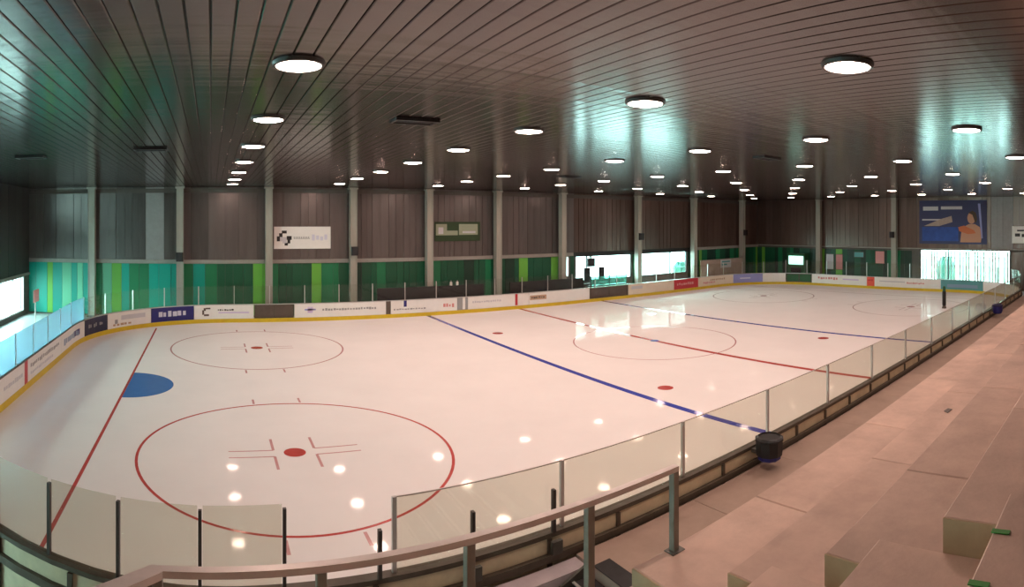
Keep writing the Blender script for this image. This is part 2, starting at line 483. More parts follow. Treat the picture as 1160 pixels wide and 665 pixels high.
column(62.5, -.3, 'grey steel column on the right end wall, just left of the blue banner')

# small black loudspeakers on the columns
for n, (x, y, z, side, lab) in enumerate([
        (5.45, 16.45, 3.9, 0, 'small black loudspeaker on the second column, left part of the far wall'),
        (17.6, 16.45, 4.25, 0, 'small black loudspeaker on the column right of the white wall sign'),
        (43.78, 16.45, 4.95, 0, 'small black loudspeaker on the column between the two bright windows'),
        (59.4, 16.45, 5.1, 0, 'small black loudspeaker on the last column of the far wall'),
        (61.98, -.3, 5.0, 1, 'small black loudspeaker on the column left of the blue banner')]):
    t = thing('loudspeaker', lab, 'speaker', (x, y, z), 'loudspeakers on the columns')
    if side == 0:
        obj('cabinet', MB().chbox(x-.24, x+.24, y-.30, y-.01, z, z+.62, .05), M['black'], t)
        obj('grille', MB().box(x-.18, x+.18, y-.325, y-.30, z+.05, z+.57), M['rubber'], t)
        obj('bracket', MB().box(x-.06, x+.06, y-.02, y+.05, z+.2, z+.42), M['steel_dark'], t)
    else:
        obj('cabinet', MB().chbox(x-.30, x-.01, y-.24, y+.24, z, z+.62, .05), M['black'], t)
        obj('grille', MB().box(x-.325, x-.30, y-.18, y+.18, z+.05, z+.57), M['rubber'], t)
        obj('bracket', MB().box(x-.02, x+.275, y-.06, y+.06, z+.2, z+.42), M['steel_dark'], t)

# ------------------------------------------------------------------ ceiling of long metal slats
ceiling = structure('ceiling', MB().box(WL-.3, WR+.3, WB-.3, WF+.3, CEIL+.16, CEIL+.4), M['ceil_dark'])
PITCH = .30
sl = MB(); n = 0
prof = [(.006, .05), (.006, .010), (.020, .0), (.280, .0), (.294, .010), (.294, .05)]
for yy in (WB, WF):
    sl.v += [(px, yy, CEIL+pz) for px, pz in prof]
k = len(prof)
sl.f = [tuple(range(k)), tuple(range(2*k-1, k-1, -1))] + [(i, k+i, k+(i+1) % k, (i+1) % k) for i in range(k)]
s0 = obj('slat', sl, M['slat'], ceiling, origin=(0, 0, 0))
s0.location = (WL, 0, 0)
nsl = int((WR-WL)/PITCH)
for i in range(1, nsl):
    inst(s0, ceiling, (WL+i*PITCH, 0, 0))

# lamps: eight rows across the hall
ROWX = [8.95+6.7*i for i in range(8)]
lamp_mesh = {}
def lamp(x, y, row, label):
    t = thing('ceiling_lamp', label, 'lamp', (x, y, CEIL), 'round ceiling lamps')
    if row not in lamp_mesh:
        ring = obj('lamp_housing', MB().lathe((0, 0, 0), [(.335, -.03), (.36, -.062), (.40, -.05), (.42, .0), (.40, .02)], 24, close=False), M['lamp_ring'], None, origin=(0, 0, 0), smooth=True)
        dif = obj('diffuser', MB().lathe((0, 0, 0), [(.08, -.074), (.2, -.07), (.30, -.062), (.345, -.05), (.345, .0)], 24), LAMPM[row], None, origin=(0, 0, 0), smooth=True)
        ring.parent = t; dif.parent = t
        lamp_mesh[row] = (ring, dif)
    else:
        for p in lamp_mesh[row]:
            o = p.copy(); COL.objects.link(o); o.parent = t
for i, x in enumerate(ROWX):
    ys = [-19.5, -14.7, -9.9, -5.0, -.1, 4.8, 9.6, 13.6] if i == 0 else [-19.4+4.55*j for j in range(8)]
    for j, y in enumerate(ys):
        lamp(x, y, i, 'round white ceiling lamp, %s from the near side in the %s row from the left' % (ORD[j], ORD[i]))

# dark unlit fittings between the slats
VP = [(.94, -2.7, 'dark slit vent in the ceiling at far left, lit greenish'), (5.6, -4.2, 'dark slit vent in the ceiling, second from the left'),
      (12.4, -10.4, 'dark slit vent in the ceiling between the two leftmost lamp rows'), (25.7, -10.7, 'dark slit vent in the ceiling right of the centre'),
      (25.8, 2.2, 'dark slit vent in the ceiling beside the turquoise window reflection')]
for x, y, lab in VP:
    t = thing('ceiling_vent', lab, 'vent', (x, y, CEIL), 'ceiling vents')
    obj('vent_frame', MB().box(x-.55, x+.55, y-.28, y-.22, CEIL-.07, CEIL).box(x-.55, x+.55, y+.22, y+.28, CEIL-.07, CEIL).box(x-.55, x-.49, y-.22, y+.22, CEIL-.07, CEIL).box(x+.49, x+.55, y-.22, y+.22, CEIL-.07, CEIL), M['black'], t)
    for q in range(4):
        obj('louvre', MB().box(x-.48, x+.48, y-.19+.1*q, y-.13+.1*q, CEIL-.05, CEIL-.005), M['rubber'], t)

# ------------------------------------------------------------------ ice and its markings
ice_mb = MB().prism([tuple(at(s)[:2]) for s in OS[:-1]], -.05, 0)
ice = obj('ice_sheet', ice_mb, M['ice']); tag(ice, 'white ice of the rink with painted hockey lines', 'ice')
def ring(mb, cx, cy, r, w, z=.0015, n=96):
    b = len(mb.v)
    for i in range(n):
        a = 2*PI*i/n
        mb.v += [(cx+(r-w/2)*math.cos(a), cy+(r-w/2)*math.sin(a), z), (cx+(r+w/2)*math.cos(a), cy+(r+w/2)*math.sin(a), z)]
    for i in range(n):
        j = (i+1) % n
        mb.f.append((b+2*i, b+2*i+1, b+2*j+1, b+2*j))
    return mb
def flat(mb, x0, x1, y0, y1, z=.0015):
    n = len(mb.v); mb.v += [(x0, y0, z), (x1, y0, z), (x1, y1, z), (x0, y1, z)]; mb.f.append((n, n+1, n+2, n+3)); return mb
def disc(mb, cx, cy, r, z=.0018, a0=0, a1=2*PI, n=48):
    b = len(mb.v); full = abs(a1-a0-2*PI) < 1e-6
    mb.v += [(cx+r*math.cos(a0+(a1-a0)*i/n), cy+r*math.sin(a0+(a1-a0)*i/n), z) for i in range(n if full else n+1)]
    mb.f.append(tuple(range(b, len(mb.v)))); return mb
GOAL, B1, MID, B2 = 4.2, 22.55, 30.0, 37.95
obj('blue_line', flat(MB(), B1-.15, B1+.15, YN, YF), M['ice_blue'], ice)
obj('blue_line', flat(MB(), B2-.15, B2+.15, YN, YF), M['ice_blue'], ice)
obj('centre_line', flat(MB(), MID-.15, MID+.15, YN, YF), M['ice_red'], ice)
obj('goal_line', flat(MB(), GOAL-.05, GOAL+.05, -14.2, 12.6), M['ice_red'], ice)
obj('goal_line', flat(MB(), 56-.05, 56+.05, -13.6, 13.4), M['ice_fainter'], ice)
obj('goal_crease', disc(MB(), GOAL+.05, 0, 1.83, .0016, -PI/2, PI/2), M['ice_crease'], ice, label='blue half round goal crease')
obj('centre_circle', ring(MB(), MID, 0, 4.5, .08), M['ice_faint'], ice)
obj('centre_spot', disc(MB(), MID, 0, .25, .0025), M['ice_blue'], ice)
def hashes(cx, cy):
    for sx in (-1, 1):
        for sy in (-1, 1):
            xa, xb = sorted((cx+sx*.6, cx+sx*1.9)); ya, yb = sorted((cy+sy*.225, cy+sy*1.1)); yc, yd = sorted((cy+sy*4.56, cy+sy*5.1))
            obj('hash_mark', flat(MB(), xa, xb, cy+sy*.225-.03, cy+sy*.225+.03), M['ice_faint' if cx < 20 else 'ice_fainter'], ice)
            obj('hash_mark', flat(MB(), cx+sx*.6-.04, cx+sx*.6+.04, ya, yb, .0019), M['ice_faint' if cx < 20 else 'ice_fainter'], ice)
            obj('hash_mark', flat(MB(), cx+sx*.85-.04, cx+sx*.85+.04, yc, yd, .0017), M['ice_faint' if cx < 20 else 'ice_fainter'], ice)
for cx, cy, mm in [(10, -7, 'ice_red'), (10, 7, 'ice_faint'), (50, -7, 'ice_fainter'), (50, 7, 'ice_fainter')]:
    obj('face_off_circle', ring(MB(), cx, cy, 4.5, .085), M[mm], ice)
    obj('face_off_spot', disc(MB(), cx, cy, .32, .0025), M['ice_red' if cx < 20 else 'ice_faint'], ice)
    hashes(cx, cy)
for cx, cy in [(23.95, -7), (23.95, 7), (36.4, -7), (36.4, 7)]:
    obj('face_off_spot', disc(MB(), cx, cy, .32, .0025), M['ice_red'], ice)

# ------------------------------------------------------------------ rink boards with their advertisements
BH, KICK = 1.20, .26
def glyphs(mb, s0, s1, z0, z1, n, off=.006, seed=0):  # a printed line, too far away to be read: uneven blocks
    r = random.Random(seed); w = (s1-s0)/n
    for i in range(n):
        a = s0+i*w
        strip(mb, a, a+w*r.uniform(.55, .9), z0+(z1-z0)*r.uniform(0, .25), z1-(z1-z0)*r.uniform(0, .3), 0, off)
    return mb
def ad(parent, s0, s1, m, label, items=(), z1=BH-.05):
    mb = MB(); strip(mb, s0+.015, s1-.015, KICK, z1, -.10, 0)
    p = obj('board_panel', mb, M[m], parent, label=label)
    for it in items:
        kind = it[0]
        if kind == 'text':
            _, a, b, za, zb, n, c = it
            obj('lettering', glyphs(MB(), a, b, za, zb, n, seed=int(a*10)), M[c], p)
        elif kind == 'box':
            _, a, b, za, zb, c = it
            obj('printed_block', strip(MB(), a, b, za, zb, 0, .005), M[c], p)
        elif kind == 'curl':                          # a hooked mark made of a few short bars
            _, a, c = it
            mm = MB(); strip(mm, a, a+.13, .55, .85, 0, .006); strip(mm, a+.10, a+.24, .80, .98, 0, .006); strip(mm, a+.22, a+.55, .90, 1.0, 0, .006)
            strip(mm, a+.12, a+.5, .46, .58, 0, .006)
            obj('logo', mm, M[c], p)
    return p
def gate(parent, s0, s1, m, label):
    mb = MB(); strip(mb, s0+.03, s1-.03, KICK, BH-.12, -.10, -.05)
    p = obj('gate', mb, M[m], parent, label=label)
    f = MB(); strip(f, s0+.03, s1-.03, BH-.12, BH-.03, -.11, -.02); strip(f, s0+.03, s1-.03, KICK, KICK+.09, -.11, -.02)
    for q in (s0+.03, (s0+s1)/2-.05, s1-.13): strip(f, q, q+.1, KICK+.09, BH-.12, -.11, -.02)
    obj('gate_frame', f, M['rail_dark'], p)
    return p
def rail_and_kick(parent, s0, s1, railmat):
    obj('kick_plate', strip(MB(), s0, s1, -.02, KICK-.004, -.10, .01), M['yellow'], parent, label='yellow kick plate')
    obj('top_rail', strip(MB(), s0, s1, BH-.046, BH, -.13, .015), M[railmat], parent)
def glazing(parent, s0, s1, step, z1, gm, pm, post_h=None, post_w=.05, sub=True):
    n = max(1, int(round((s1-s0)/step))); d = (s1-s0)/n
    for i in range(n):
        obj('glass_panel', strip(MB(), s0+i*d+.03, s0+(i+1)*d-.03, BH+.003, z1, -.062, -.048), M[gm], parent)
    for i in range(n+1):
        s = s0+i*d
        obj('glass_post', strip(MB(), s-post_w/2, s+post_w/2, BH+.002, (post_h or z1)+.02, -.085, -.025), M[pm], parent)

S_L = thing('rink_boards', 'left end rink boards, white with grey lettering under glass showing pale blue', 'rink boards', (X0, 0, 0))
ad(S_L, -4.0, 2.9, 'white', 'white advertising panel')
ad(S_L, 2.9, 5.64, 'white', 'white panel with grey lettering', [('text', 3.3, 5.4, .62, .82, 9, 'light_grey')])
ad(S_L, 5.64, 6.05, 'red', 'narrow red panel')
ad(S_L, 6.05, 11.3, 'white', 'white panel with two lines of grey lettering', [('text', 6.4, 10.9, .74, .94, 18, 'grey'), ('text', 6.4, 9.8, .46, .60, 15, 'light_grey')])
ad(S_L, 11.3, 15.60, 'white', 'white panel with blue lettering', [('text', 11.8, 14.9, .5, .85, 8, 'bluegrey_board'), ('box', 13.9, 14.9, .55, .85, 'navy')])
rail_and_kick(S_L, -4.0, 15.6, 'rail_dark')
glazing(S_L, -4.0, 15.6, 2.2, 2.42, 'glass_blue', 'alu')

S_F = thing('rink_boards', 'far long side rink boards with many advertising panels', 'rink boards', (30, YF, 0))
ad(S_F, 15.6, 18.1, 'ink_navy', 'black navy panel with grey lettering', [('text', 16.1, 17.7, .6, .85, 8, 'grey')])
ad(S_F, 18.1, 21.65, 'white', 'white panel with dark marks and a grey block', [('box', 19.3, 21.2, .68, .95, 'light_grey'), ('box', 18.75, 19.0, .5, .75, 'grey'), ('text', 18.6, 20.2, .36, .52, 5, 'tan')])
ad(S_F, 21.65, 24.65, 'navy', 'navy panel with large pale lettering', [('text', 22.2, 24.2, .55, .92, 6, 'pale')])
ad(S_F, 24.65, 28.62, 'white', 'white panel with a dark hooked logo', [('curl', 25.2, 'gate'), ('text', 26.2, 27.3, .78, .9, 7, 'black'), ('box', 26.2, 28.3, .62, .7, 'lilac')])
gate(S_F, 28.62, 31.3, 'gate', 'dark brown gate')
ad(S_F, 31.3, 37.65, 'white', 'white panel with a purple logo and grey lettering', [('box', 32.2, 32.55, .55, .95, 'lilac'), ('box', 32.0, 32.75, .72, .82, 'lavender'), ('text', 33.2, 37.0, .66, .84, 20, 'grey')])
ad(S_F, 37.65, 37.98, 'gate', 'narrow dark panel')
ad(S_F, 37.98, 43.0, 'white', 'white panel with a blue line marker and reddish lettering', [('box', 38.93, 39.15, .72, 1.15, 'navy'), ('text', 38.2, 40.6, .5, .62, 12, 'grey'), ('text', 41.9, 42.8, .5, .8, 4, 'pinkred')])
ad(S_F, 43.0, 43.84, 'grey', 'narrow grey panel with a white stripe', [('box', 43.42, 43.62, .3, 1.14, 'white')])
ad(S_F, 43.84, 49.0, 'white', 'white panel with a red line marker', [('text', 44.2, 46.6, .68, .86, 13, 'light_grey'), ('box', 47.78, 48.0, .3, 1.15, 'red')])
ad(S_F, 49.0, 54.84, 'white', 'white panel with a tan block', [('box', 49.1, 50.6, .6, .95, 'tan'), ('text', 49.2, 50.5, .7, .86, 6, 'gate')])
gate(S_F, 54.84, 59.06, 'gate', 'dark brown gate below the bright window')
ad(S_F, 59.06, 64.7, 'cream', 'cream panel with a grey block', [('box', 59.4, 60.7, .72, .98, 'light_grey')])
ad(S_F, 64.7, 68.06, 'red', 'red panel with pale lettering', [('text', 65.1, 67.4, .58, .86, 8, 'pinkred')])
ad(S_F, 68.06, 73.1, 'cream', 'cream panel with scattered reddish marks', [('text', 68.8, 70.6, .45, .7, 7, 'pinkred'), ('text', 69.8, 72.4, .7, .92, 9, 'tan')])
ad(S_F, 73.1, 76.44, 'lavender', 'lavender blue panel with a pale dash', [('box', 73.9, 75.1, .66, .78, 'pale')])
ad(S_F, 76.44, 78.88, 'white', 'plain white panel')
rail_and_kick(S_F, 15.6, 78.88, 'alu')
glazing(S_F, 15.6, 78.88, 2.34, 2.38, 'glass', 'alu')

S_R = thing('rink_boards', 'right end rink boards, white with a red square panel', 'rink boards', (X1, 0, 0))
gate(S_R, 78.88, 81.75, 'gate_green', 'dark green gate')
ad(S_R, 81.75, 88.12, 'white', 'white panel with dark red lettering', [('text', 82.5, 84.9, .66, .95, 8, 'pinkred'), ('box', 85.4, 87.2, .72, .85, 'lilac')])
ad(S_R, 88.12, 88.95, 'orange_red', 'orange red square panel', [('text', 88.25, 88.8, .72, .95, 3, 'red')])
ad(S_R, 88.95, 95.85, 'white', 'white panel with grey lettering', [('box', 89.5, 92.2, .72, .84, 'light_grey'), ('text', 92.4, 94.2, .62, .8, 9, 'pinkred')])
ad(S_R, 95.85, 100.2, 'teal_board', 'teal panel', [('box', 96.5, 99.6, .45, .75, 'bluegrey_board')])
ad(S_R, 100.2, 106.5, 'white', 'plain white panel')
rail_and_kick(S_R, 78.88, 106.5, 'alu')
glazing(S_R, 78.88, 106.5, 2.3, 2.55, 'glass', 'alu')

S_N = thing('rink_boards', 'near long side rink boards, dark framed back beside the walkway', 'rink boards', (30, YN, 0))
NS0, NS1 = 106.5, STOT-4.0
obj('kick_plate', strip(MB(), NS0, NS1, -.02, KICK, -.06, .01), M['yellow'], S_N, label='yellow kick plate')
obj('facing', strip(MB(), NS0, NS1, KICK, BH-.05, -.04, 0), M['white'], S_N)
obj('back_panel', strip(MB(), NS0, NS1, .0, BH-.06, -.135, -.045), M['olive'], S_N, label='olive back panel')
obj('top_rail', strip(MB(), NS0, NS1, BH-.04, BH+.04, -.165, .02), M['rail_dark'], S_N)
obj('bottom_rail', strip(MB(), NS0, NS1, WALK-.02, WALK+.11, -.22, -.137), M['rail_dark'], S_N)
q = NS0+.3
while q < NS1:
    obj('rib', strip(MB(), q-.04, q+.04, .02, BH-.055, -.18, -.137), M['rail_dark'], S_N); q += 1.54
# glazing of the near side: clear posts every 3.08 m along the straight, dark posts round the corner
def s_of_x(x): return 109.0+(52.5-x)                  # along the straight near side
gx = [10.36+3.08*i for i in range(14)]
for i in range(13):
    a, b = s_of_x(gx[i+1]), s_of_x(gx[i])
    obj('glass_panel', strip(MB(), a+.03, b-.03, BH+.045, 2.38, -.062, -.048), M['glass_near'], S_N)
obj('glass_panel', strip(MB(), NS0, s_of_x(gx[13])-.03, BH+.045, 2.38, -.062, -.048), M['glass_near'], S_N)
for x in gx:
    s = s_of_x(x); obj('glass_post', strip(MB(), s-.035, s+.035, BH+.042, 2.40, -.085, -.03), M['alu'], S_N, label='pale glass post')
obj('glass_cap', strip(MB(), NS0, s_of_x(gx[0]), 2.382, 2.402, -.065, -.045), M['steel'], S_N)
cs = [s_of_x(8.67)+1.24*i for i in range(8)]
for i, s in enumerate(cs):
    if s > NS1: break
    obj('glass_post', strip(MB(), s-.026, s+.026, BH+.042, 2.40, -.09, -.03), M['post_dark'], S_N, label='dark glass post')
    if i+1 < len(cs) and cs[i+1] < NS1+.2:
        obj('glass_panel', strip(MB(), s+.04, min(cs[i+1], NS1)-.04, BH+.045, 2.46, -.062, -.048), M['glass_near'], S_N)
for x in (10.1, 11.65, 13.2):
    s = s_of_x(x); obj('short_post', strip(MB(), s-.028, s+.028, BH+.042, 1.98, -.20, -.12), M['post_dark'], S_N, label='short dark post')
    obj('post_bracket', strip(MB(), s-.10, s+.10, WALK+.14, BH-.06, -.30, -.225), M['steel_dark'], S_N)

# things behind the far boards
def bench(x0, x1, lab):
    t = thing('players_bench', lab, 'bench', (x0, 15.9, 0))
    obj('backrest', MB().box(x0, x1, 16.1, 16.16, .5, 1.9), M['black'], t)
    obj('seat', MB().box(x0, x1, 15.6, 16.08, .42, .50), M['rubber'], t)
    for q in np.linspace(x0+.2, x1-.3, 4):
        obj('leg', MB().box(q, q+.08, 15.65, 16.16, -.06, .42), M['steel_dark'], t)
bench(19.2, 27.6, 'black players bench behind the far boards, left of the red centre line')
bench(29.9, 37.0, 'black players bench behind the far boards, left of the bright window')
t = thing('scorers_box', 'glazed timekeeper box with teal glass in front of the bright window', 'box', (38.9, 15.6, 0))
obj('counter', MB().box(37.2, 41.2, 15.35, 15.9, 1.15, 1.25), M['black'], t)
obj('cabinet', MB().box(37.3, 41.1, 15.45, 16.3, -.06, 1.14), M['gate'], t)
obj('front_glass', MB().box(37.2, 41.2, 15.38, 15.40, 1.26, 2.0), M['cyan_glass'], t, label='teal glass')
for q in (37.2, 39.2, 41.12): obj('glass_post', MB().box(q, q+.08, 15.37, 15.45, 1.26, 2.05), M['black'], t)
for i, q in enumerate((37.9, 39.5)):
    c = thing('office_chair', 'dark high backed chair in the timekeeper box, %s' % ('left one' if i == 0 else 'right one'), 'chair', (q, 16.6, -.06), 'chairs in the timekeeper box')
    obj('backrest', MB().chbox(q-.32, q+.32, 16.75, 16.86, 1.55, 2.65, .03), M['black'], c)
    obj('seat', MB().chbox(q-.32, q+.32, 16.4, 16.9, 1.2, 1.32, .05), M['rubber'], c)
    obj('stem', MB().lathe((q, 16.65, -.06), [(.3, 0), (.28, .06), (.05, .1), (.05, 1.27)], 10), M['steel_dark'], c)
t = thing('monitor', 'dark screen hanging in front of the left part of the bright window', 'screen', (38.3, 16.9, 2.95))
obj('screen', MB().box(37.95, 38.75, 16.76, 16.85, 2.72, 3.45), M['black'], t)
obj('arm', MB().box(38.3, 38.4, 16.78, 17.08, 3.45, 3.62), M['steel_dark'], t)
t = thing('partition_wall', 'low beige partition standing between the bright window and the corner', 'partition', (54.6, 16.2, 0))
for i in range(5):
    obj('partition_panel', MB().box(51.8+1.38*i, 51.8+1.38*i+1.36, 16.15, 16.25, -.06, 2.62), M['beige'], t)
obj('cap', MB().box(51.75, 58.75, 16.12, 16.28, 2.62, 2.68), M['trim'], t)
t = thing('white_notice', 'small pale notice board on the beige partition', 'sign', (55.6, 16.1, 2.2))
obj('board', MB().box(54.9, 56.6, 16.09, 16.14, 1.75, 2.6), M['light_grey'], t)
obj('print', MB().box(55.05, 56.4, 16.08, 16.09, 2.3, 2.45).box(55.05, 55.9, 16.08, 16.09, 2.0, 2.15), M['teal_board'], t)
t = thing('drinks_cabinet', 'tall green cabinet with a lit mint display against the right end wall', 'cabinet', (62.4, 11.2, 0))
obj('body', MB().chbox(62.0, 62.85, 10.1, 12.4, -.06, 3.1, .04), M['gate_green'], t)
obj('display', MB().box(61.96, 62.0, 10.3, 12.2, 1.9, 2.85), M['mint_lit'], t, label='lit mint green display')
obj('dispenser', MB().box(61.95, 62.0, 10.6, 11.9, 1.0, 1.55), M['black'], t)
for lab, y0, y1, z0, z1, c in [('pale poster on the right end wall, left of a darker one', 7.0, 7.9, 1.5, 3.1, 'light_grey'), ('dark brown poster beside the pale one on the right end wall', 5.9, 6.7, 1.5, 3.1, 'pinkred'),
                               ('small teal notice high on the right end wall', 3.4, 4.5, 2.9, 3.4, 'teal_board'), ('tall pinkish poster on the right end wall', 1.0, 2.0, 2.3, 3.55, 'pinkred')]:
    t = thing('poster', lab, 'poster', (WR-.08, (y0+y1)/2, z0), 'posters on the right end wall')
    obj('sheet', MB().box(WR-.09, WR-.07, y0, y1, z0, z1), M[c], t)
    obj('poster_frame', MB().box(WR-.12, WR-.06, y0-.04, y0, z0-.04, z1+.04).box(WR-.12, WR-.06, y1, y1+.04, z0-.04, z1+.04).box(WR-.12, WR-.06, y0, y1, z0-.04, z0).box(WR-.12, WR-.06, y0, y1, z1, z1+.04), M['gate'], t)
for lab, x, y in [('pink panel on a stand behind the left end boards, leftmost', -1.9, -1.0), ('pink panel on a stand behind the left end glass, near the green wall', -1.6, 6.2)]:
    t = thing('pink_panel_stand', lab, 'notice', (x, y, 0), 'pink panel stands')  # pink panels added in place of unclear pink smudges behind the glass
    obj('panel', MB().box(x-.02, x+.02, y-.45, y+.45, 2.35, 3.0), M['pinkred'], t)
    obj('pole', MB().tube([(x-.05, y, -.03), (x-.05, y, 2.9)], .03), M['steel'], t)
    obj('foot', MB().lathe((x-.05, y, -.06), [(.25, 0), (.25, .03), (.05, .05)], 12), M['steel_dark'], t)
for i, x in enumerate((24.9, 25.4)):
    t = thing('water_bottle', 'small white bottle on the players bench back, %s one' % ('left' if i == 0 else 'right'), 'bottle', (x, 16.13, 1.9), 'bottles on the players bench')
    obj('body', MB().lathe((x, 16.13, 1.9), [(.10, 0), (.10, .22), (.05, .28)], 10), M['white'], t)
    obj('cap', MB().lathe((x, 16.13, 2.18), [(.05, 0), (.05, .06), (.02, .1)], 8), M['grey'], t)

# wall signs
def rect(mb, x0, x1, z0, z1, y): return mb.box(x0, x1, y-.006, y, z0, z1)
SY = WF-.155
t = thing('wall_sign', 'white sign with a black curled logo high on the far wall', 'sign', (14.1, SY, 4.75))
obj('board', MB().box(12.0, 16.05, SY, SY+.05, 4.72, 6.28), M['white'], t)
lg = MB(); rect(lg, 12.2, 12.42, 5.25, 5.6, SY); rect(lg, 12.36, 12.6, 5.55, 5.82, SY); rect(lg, 12.55, 12.9, 5.8, 6.0, SY); rect(lg, 12.9, 13.25, 5.35, 5.62, SY); rect(lg, 12.95, 13.15, 5.1, 5.35, SY); rect(lg, 12.75, 12.98, 4.95, 5.15, SY)
obj('logo', lg, M['black'], t)
obj('logo_fill', rect(rect(MB(), 12.42, 12.9, 5.25, 5.55, SY), 12.6, 12.9, 5.1, 5.25, SY), M['light_grey'], t)
tx = MB()
for i in range(9):
    a = 13.4+i*.13; rect(tx, a, a+.05, 5.42, 5.58, SY); rect(tx, a, a+.10, 5.42, 5.47, SY)
obj('lettering', tx, M['grey'], t)
tx = MB()
for i in range(4):
    a = 14.7+i*.3; rect(tx, a, a+.2, 5.3+.05*(i % 2), 5.72-.07*(i % 3), SY)
obj('lettering', tx, M['pale'], t)
t = thing('wall_sign', 'dark green sign with pale olive blocks high on the far wall', 'sign', (25.9, SY, 5.2))
obj('board', MB().box(24.0, 27.8, SY, SY+.05, 5.15, 6.62), M['sign_green'], t)
obj('printed_block', rect(rect(rect(MB(), 24.1, 25.0, 5.6, 6.45, SY), 25.0, 25.9, 5.6, 5.95, SY), 26.0, 27.6, 5.62, 6.45, SY), M['sign_olive'], t)
obj('lettering', rect(rect(MB(), 24.3, 24.7, 5.7, 6.2, SY-.006), 26.3, 27.4, 5.75, 5.9, SY-.006), M['light_grey'], t)
BX = WR-.155
def rectY(mb, y0, y1, z0, z1, k=0): return mb.box(BX-.006*(k+1), BX-.006*k, y0, y1, z0, z1)
t = thing('banner', 'large dark blue banner with a printed figure on the right end wall', 'banner', (BX, -6.5, 4.4))
obj('sheet', MB().box(BX, BX+.05, -9.9, -2.9, 4.42, 8.75), M['banner_navy'], t)
obj('printed_water', rectY(MB(), -7.0, -3.2, 4.7, 6.1), M['banner_blue'], t)
obj('lettering', rectY(rectY(rectY(MB(), -4.9, -3.3, 7.75, 8.15), -7.4, -5.2, 7.85, 8.15), -5.6, -3.2, 6.75, 6.9), M['light_grey'], t)
def poly(mb, pts, k):
    n = len(mb.v); m = len(pts)
    mb.v += [(BX-.006*(k+1), y, z) for y, z in pts] + [(BX-.006*k, y, z) for y, z in pts]
    mb.f += [tuple(range(n, n+m)), tuple(range(n+2*m-1, n+m-1, -1))] + [(n+i, n+(i+1) % m, n+m+(i+1) % m, n+m+i) for i in range(m)]
    return mb
obj('printed_arm', poly(MB(), [(-3.4, 6.2), (-5.2, 6.9), (-6.3, 7.2), (-6.4, 6.6), (-5.0, 6.2)], 1), M['beige'], t)
def ell(cy, cz, ry, rz, n=16): return [(cy+ry*math.cos(2*PI*i/n), cz+rz*math.sin(2*PI*i/n)) for i in range(n)]
obj('printed_figure', poly(poly(MB(), [(-7.2, 4.6), (-7.3, 5.5), (-7.5, 6.1), (-8.1, 6.4), (-8.7, 6.4), (-9.2, 6.1), (-9.4, 5.3), (-9.3, 4.6)], 1), ell(-8.35, 7.0, .42, .58), 1), M['skin'], t)
obj('printed_hair', poly(MB(), [(-8.05, 7.5), (-8.45, 7.72), (-8.8, 7.5), (-8.95, 6.9), (-8.75, 6.4), (-8.6, 6.9), (-8.45, 7.3)], 2), M['hair'], t)
obj('printed_cloth', poly(MB(), [(-7.0, 6.1), (-7.6, 6.25), (-8.6, 5.8), (-8.8, 5.5), (-8.0, 5.4), (-7.1, 5.7)], 2), M['skin2'], t)
obj('printed_lilac', poly(MB(), [(-9.0, 8.4), (-9.25, 8.4), (-9.5, 5.0), (-9.35, 5.0)], 1), M['lavender'], t)
t = thing('wall_sign', 'small white sign with a black mark at the right edge of the end wall', 'sign', (BX, -13.2, 4.6))
obj('board', MB().box(BX, BX+.05, -14.6, -12.4, 4.55, 6.2), M['white'], t)
obj('mark', rectY(rectY(rectY(MB(), -13.2, -12.7, 5.2, 5.5), -14.2, -13.35, 5.15, 5.45), -13.6, -12.9, 5.7, 5.85), M['black'], t)

# green things growing outside
for i, (x, y, r) in enumerate([(54.3, 21.5, .8), (56.4, 22.0, .9), (66.8, -4.4, 1.1)]):
    mb = MB(); rr = random.Random(i)
    nn = 14; prof = [(.25*r, 0), (.75*r, .5*r), (1.0*r, 1.2*r), (.85*r, 2.0*r), (.35*r, 2.6*r)]
    mb.lathe((x, y, -.35), [(.12, -.1), (.12, .4)] + [(a, b+.4) for a, b in prof], nn)
    mb.v = [(vx+rr.uniform(-.2, .2)*r*(vz > .2), vy+rr.uniform(-.2, .2)*r*(vz > .2), vz+rr.uniform(-.15, .15)*(vz > .2)) for vx, vy, vz in mb.v]
    o = obj('shrub', mb, M['leaf'], origin=(x, y, -.42))
    tag(o, ['rounded green shrub outside the right one of the two far windows', 'rounded green shrub outside beyond the far right window corner', 'small green shrub outside the window under the blue banner'][i], 'shrub')

# black upright post on the ice near the right end
PX, PY = 50.1, -9.7
t = thing('training_post', 'thin black upright post standing on the ice near the right end', 'post', (PX, PY, 0))
obj('padding', MB().lathe((PX, PY, .22), [(.13, 0), (.15, .05), (.15, 1.05), (.12, 1.1)], 12), M['black'], t, smooth=True)
obj('base', MB().lathe((PX, PY, .002), [(.17, 0), (.17, .08), (.12, .22)], 12), M['gate'], t)
obj('cap', MB().lathe((PX, PY, 1.32), [(.12, 0), (.10, .35), (.03, .38)], 10), M['gate_green'], t, label='green cap')

# ------------------------------------------------------------------ walkway and terrace of concrete slabs
walk = thing('walkway', 'brownish concrete walkway between the near boards and the terrace', 'walkway', (30, -17, 0))
x = 13.62; k = 0
while x < 62.8:
    b = min(x+3.0, 62.9)
    obj('slab', MB().box(x+.006, b-.006, -17.2+.006, -15.27, WALK-.2, WALK), M['concrete_walk'], walk)
    obj('slab', MB().box(x+.006, b-.006, -19.14, -17.2-.006, WALK-.2, WALK), M['concrete_walk'], walk)
    x = b
obj('base', MB().box(13.67, 62.9, -19.1, -15.3, -.06, WALK-.21), M['concrete_walk'], walk)

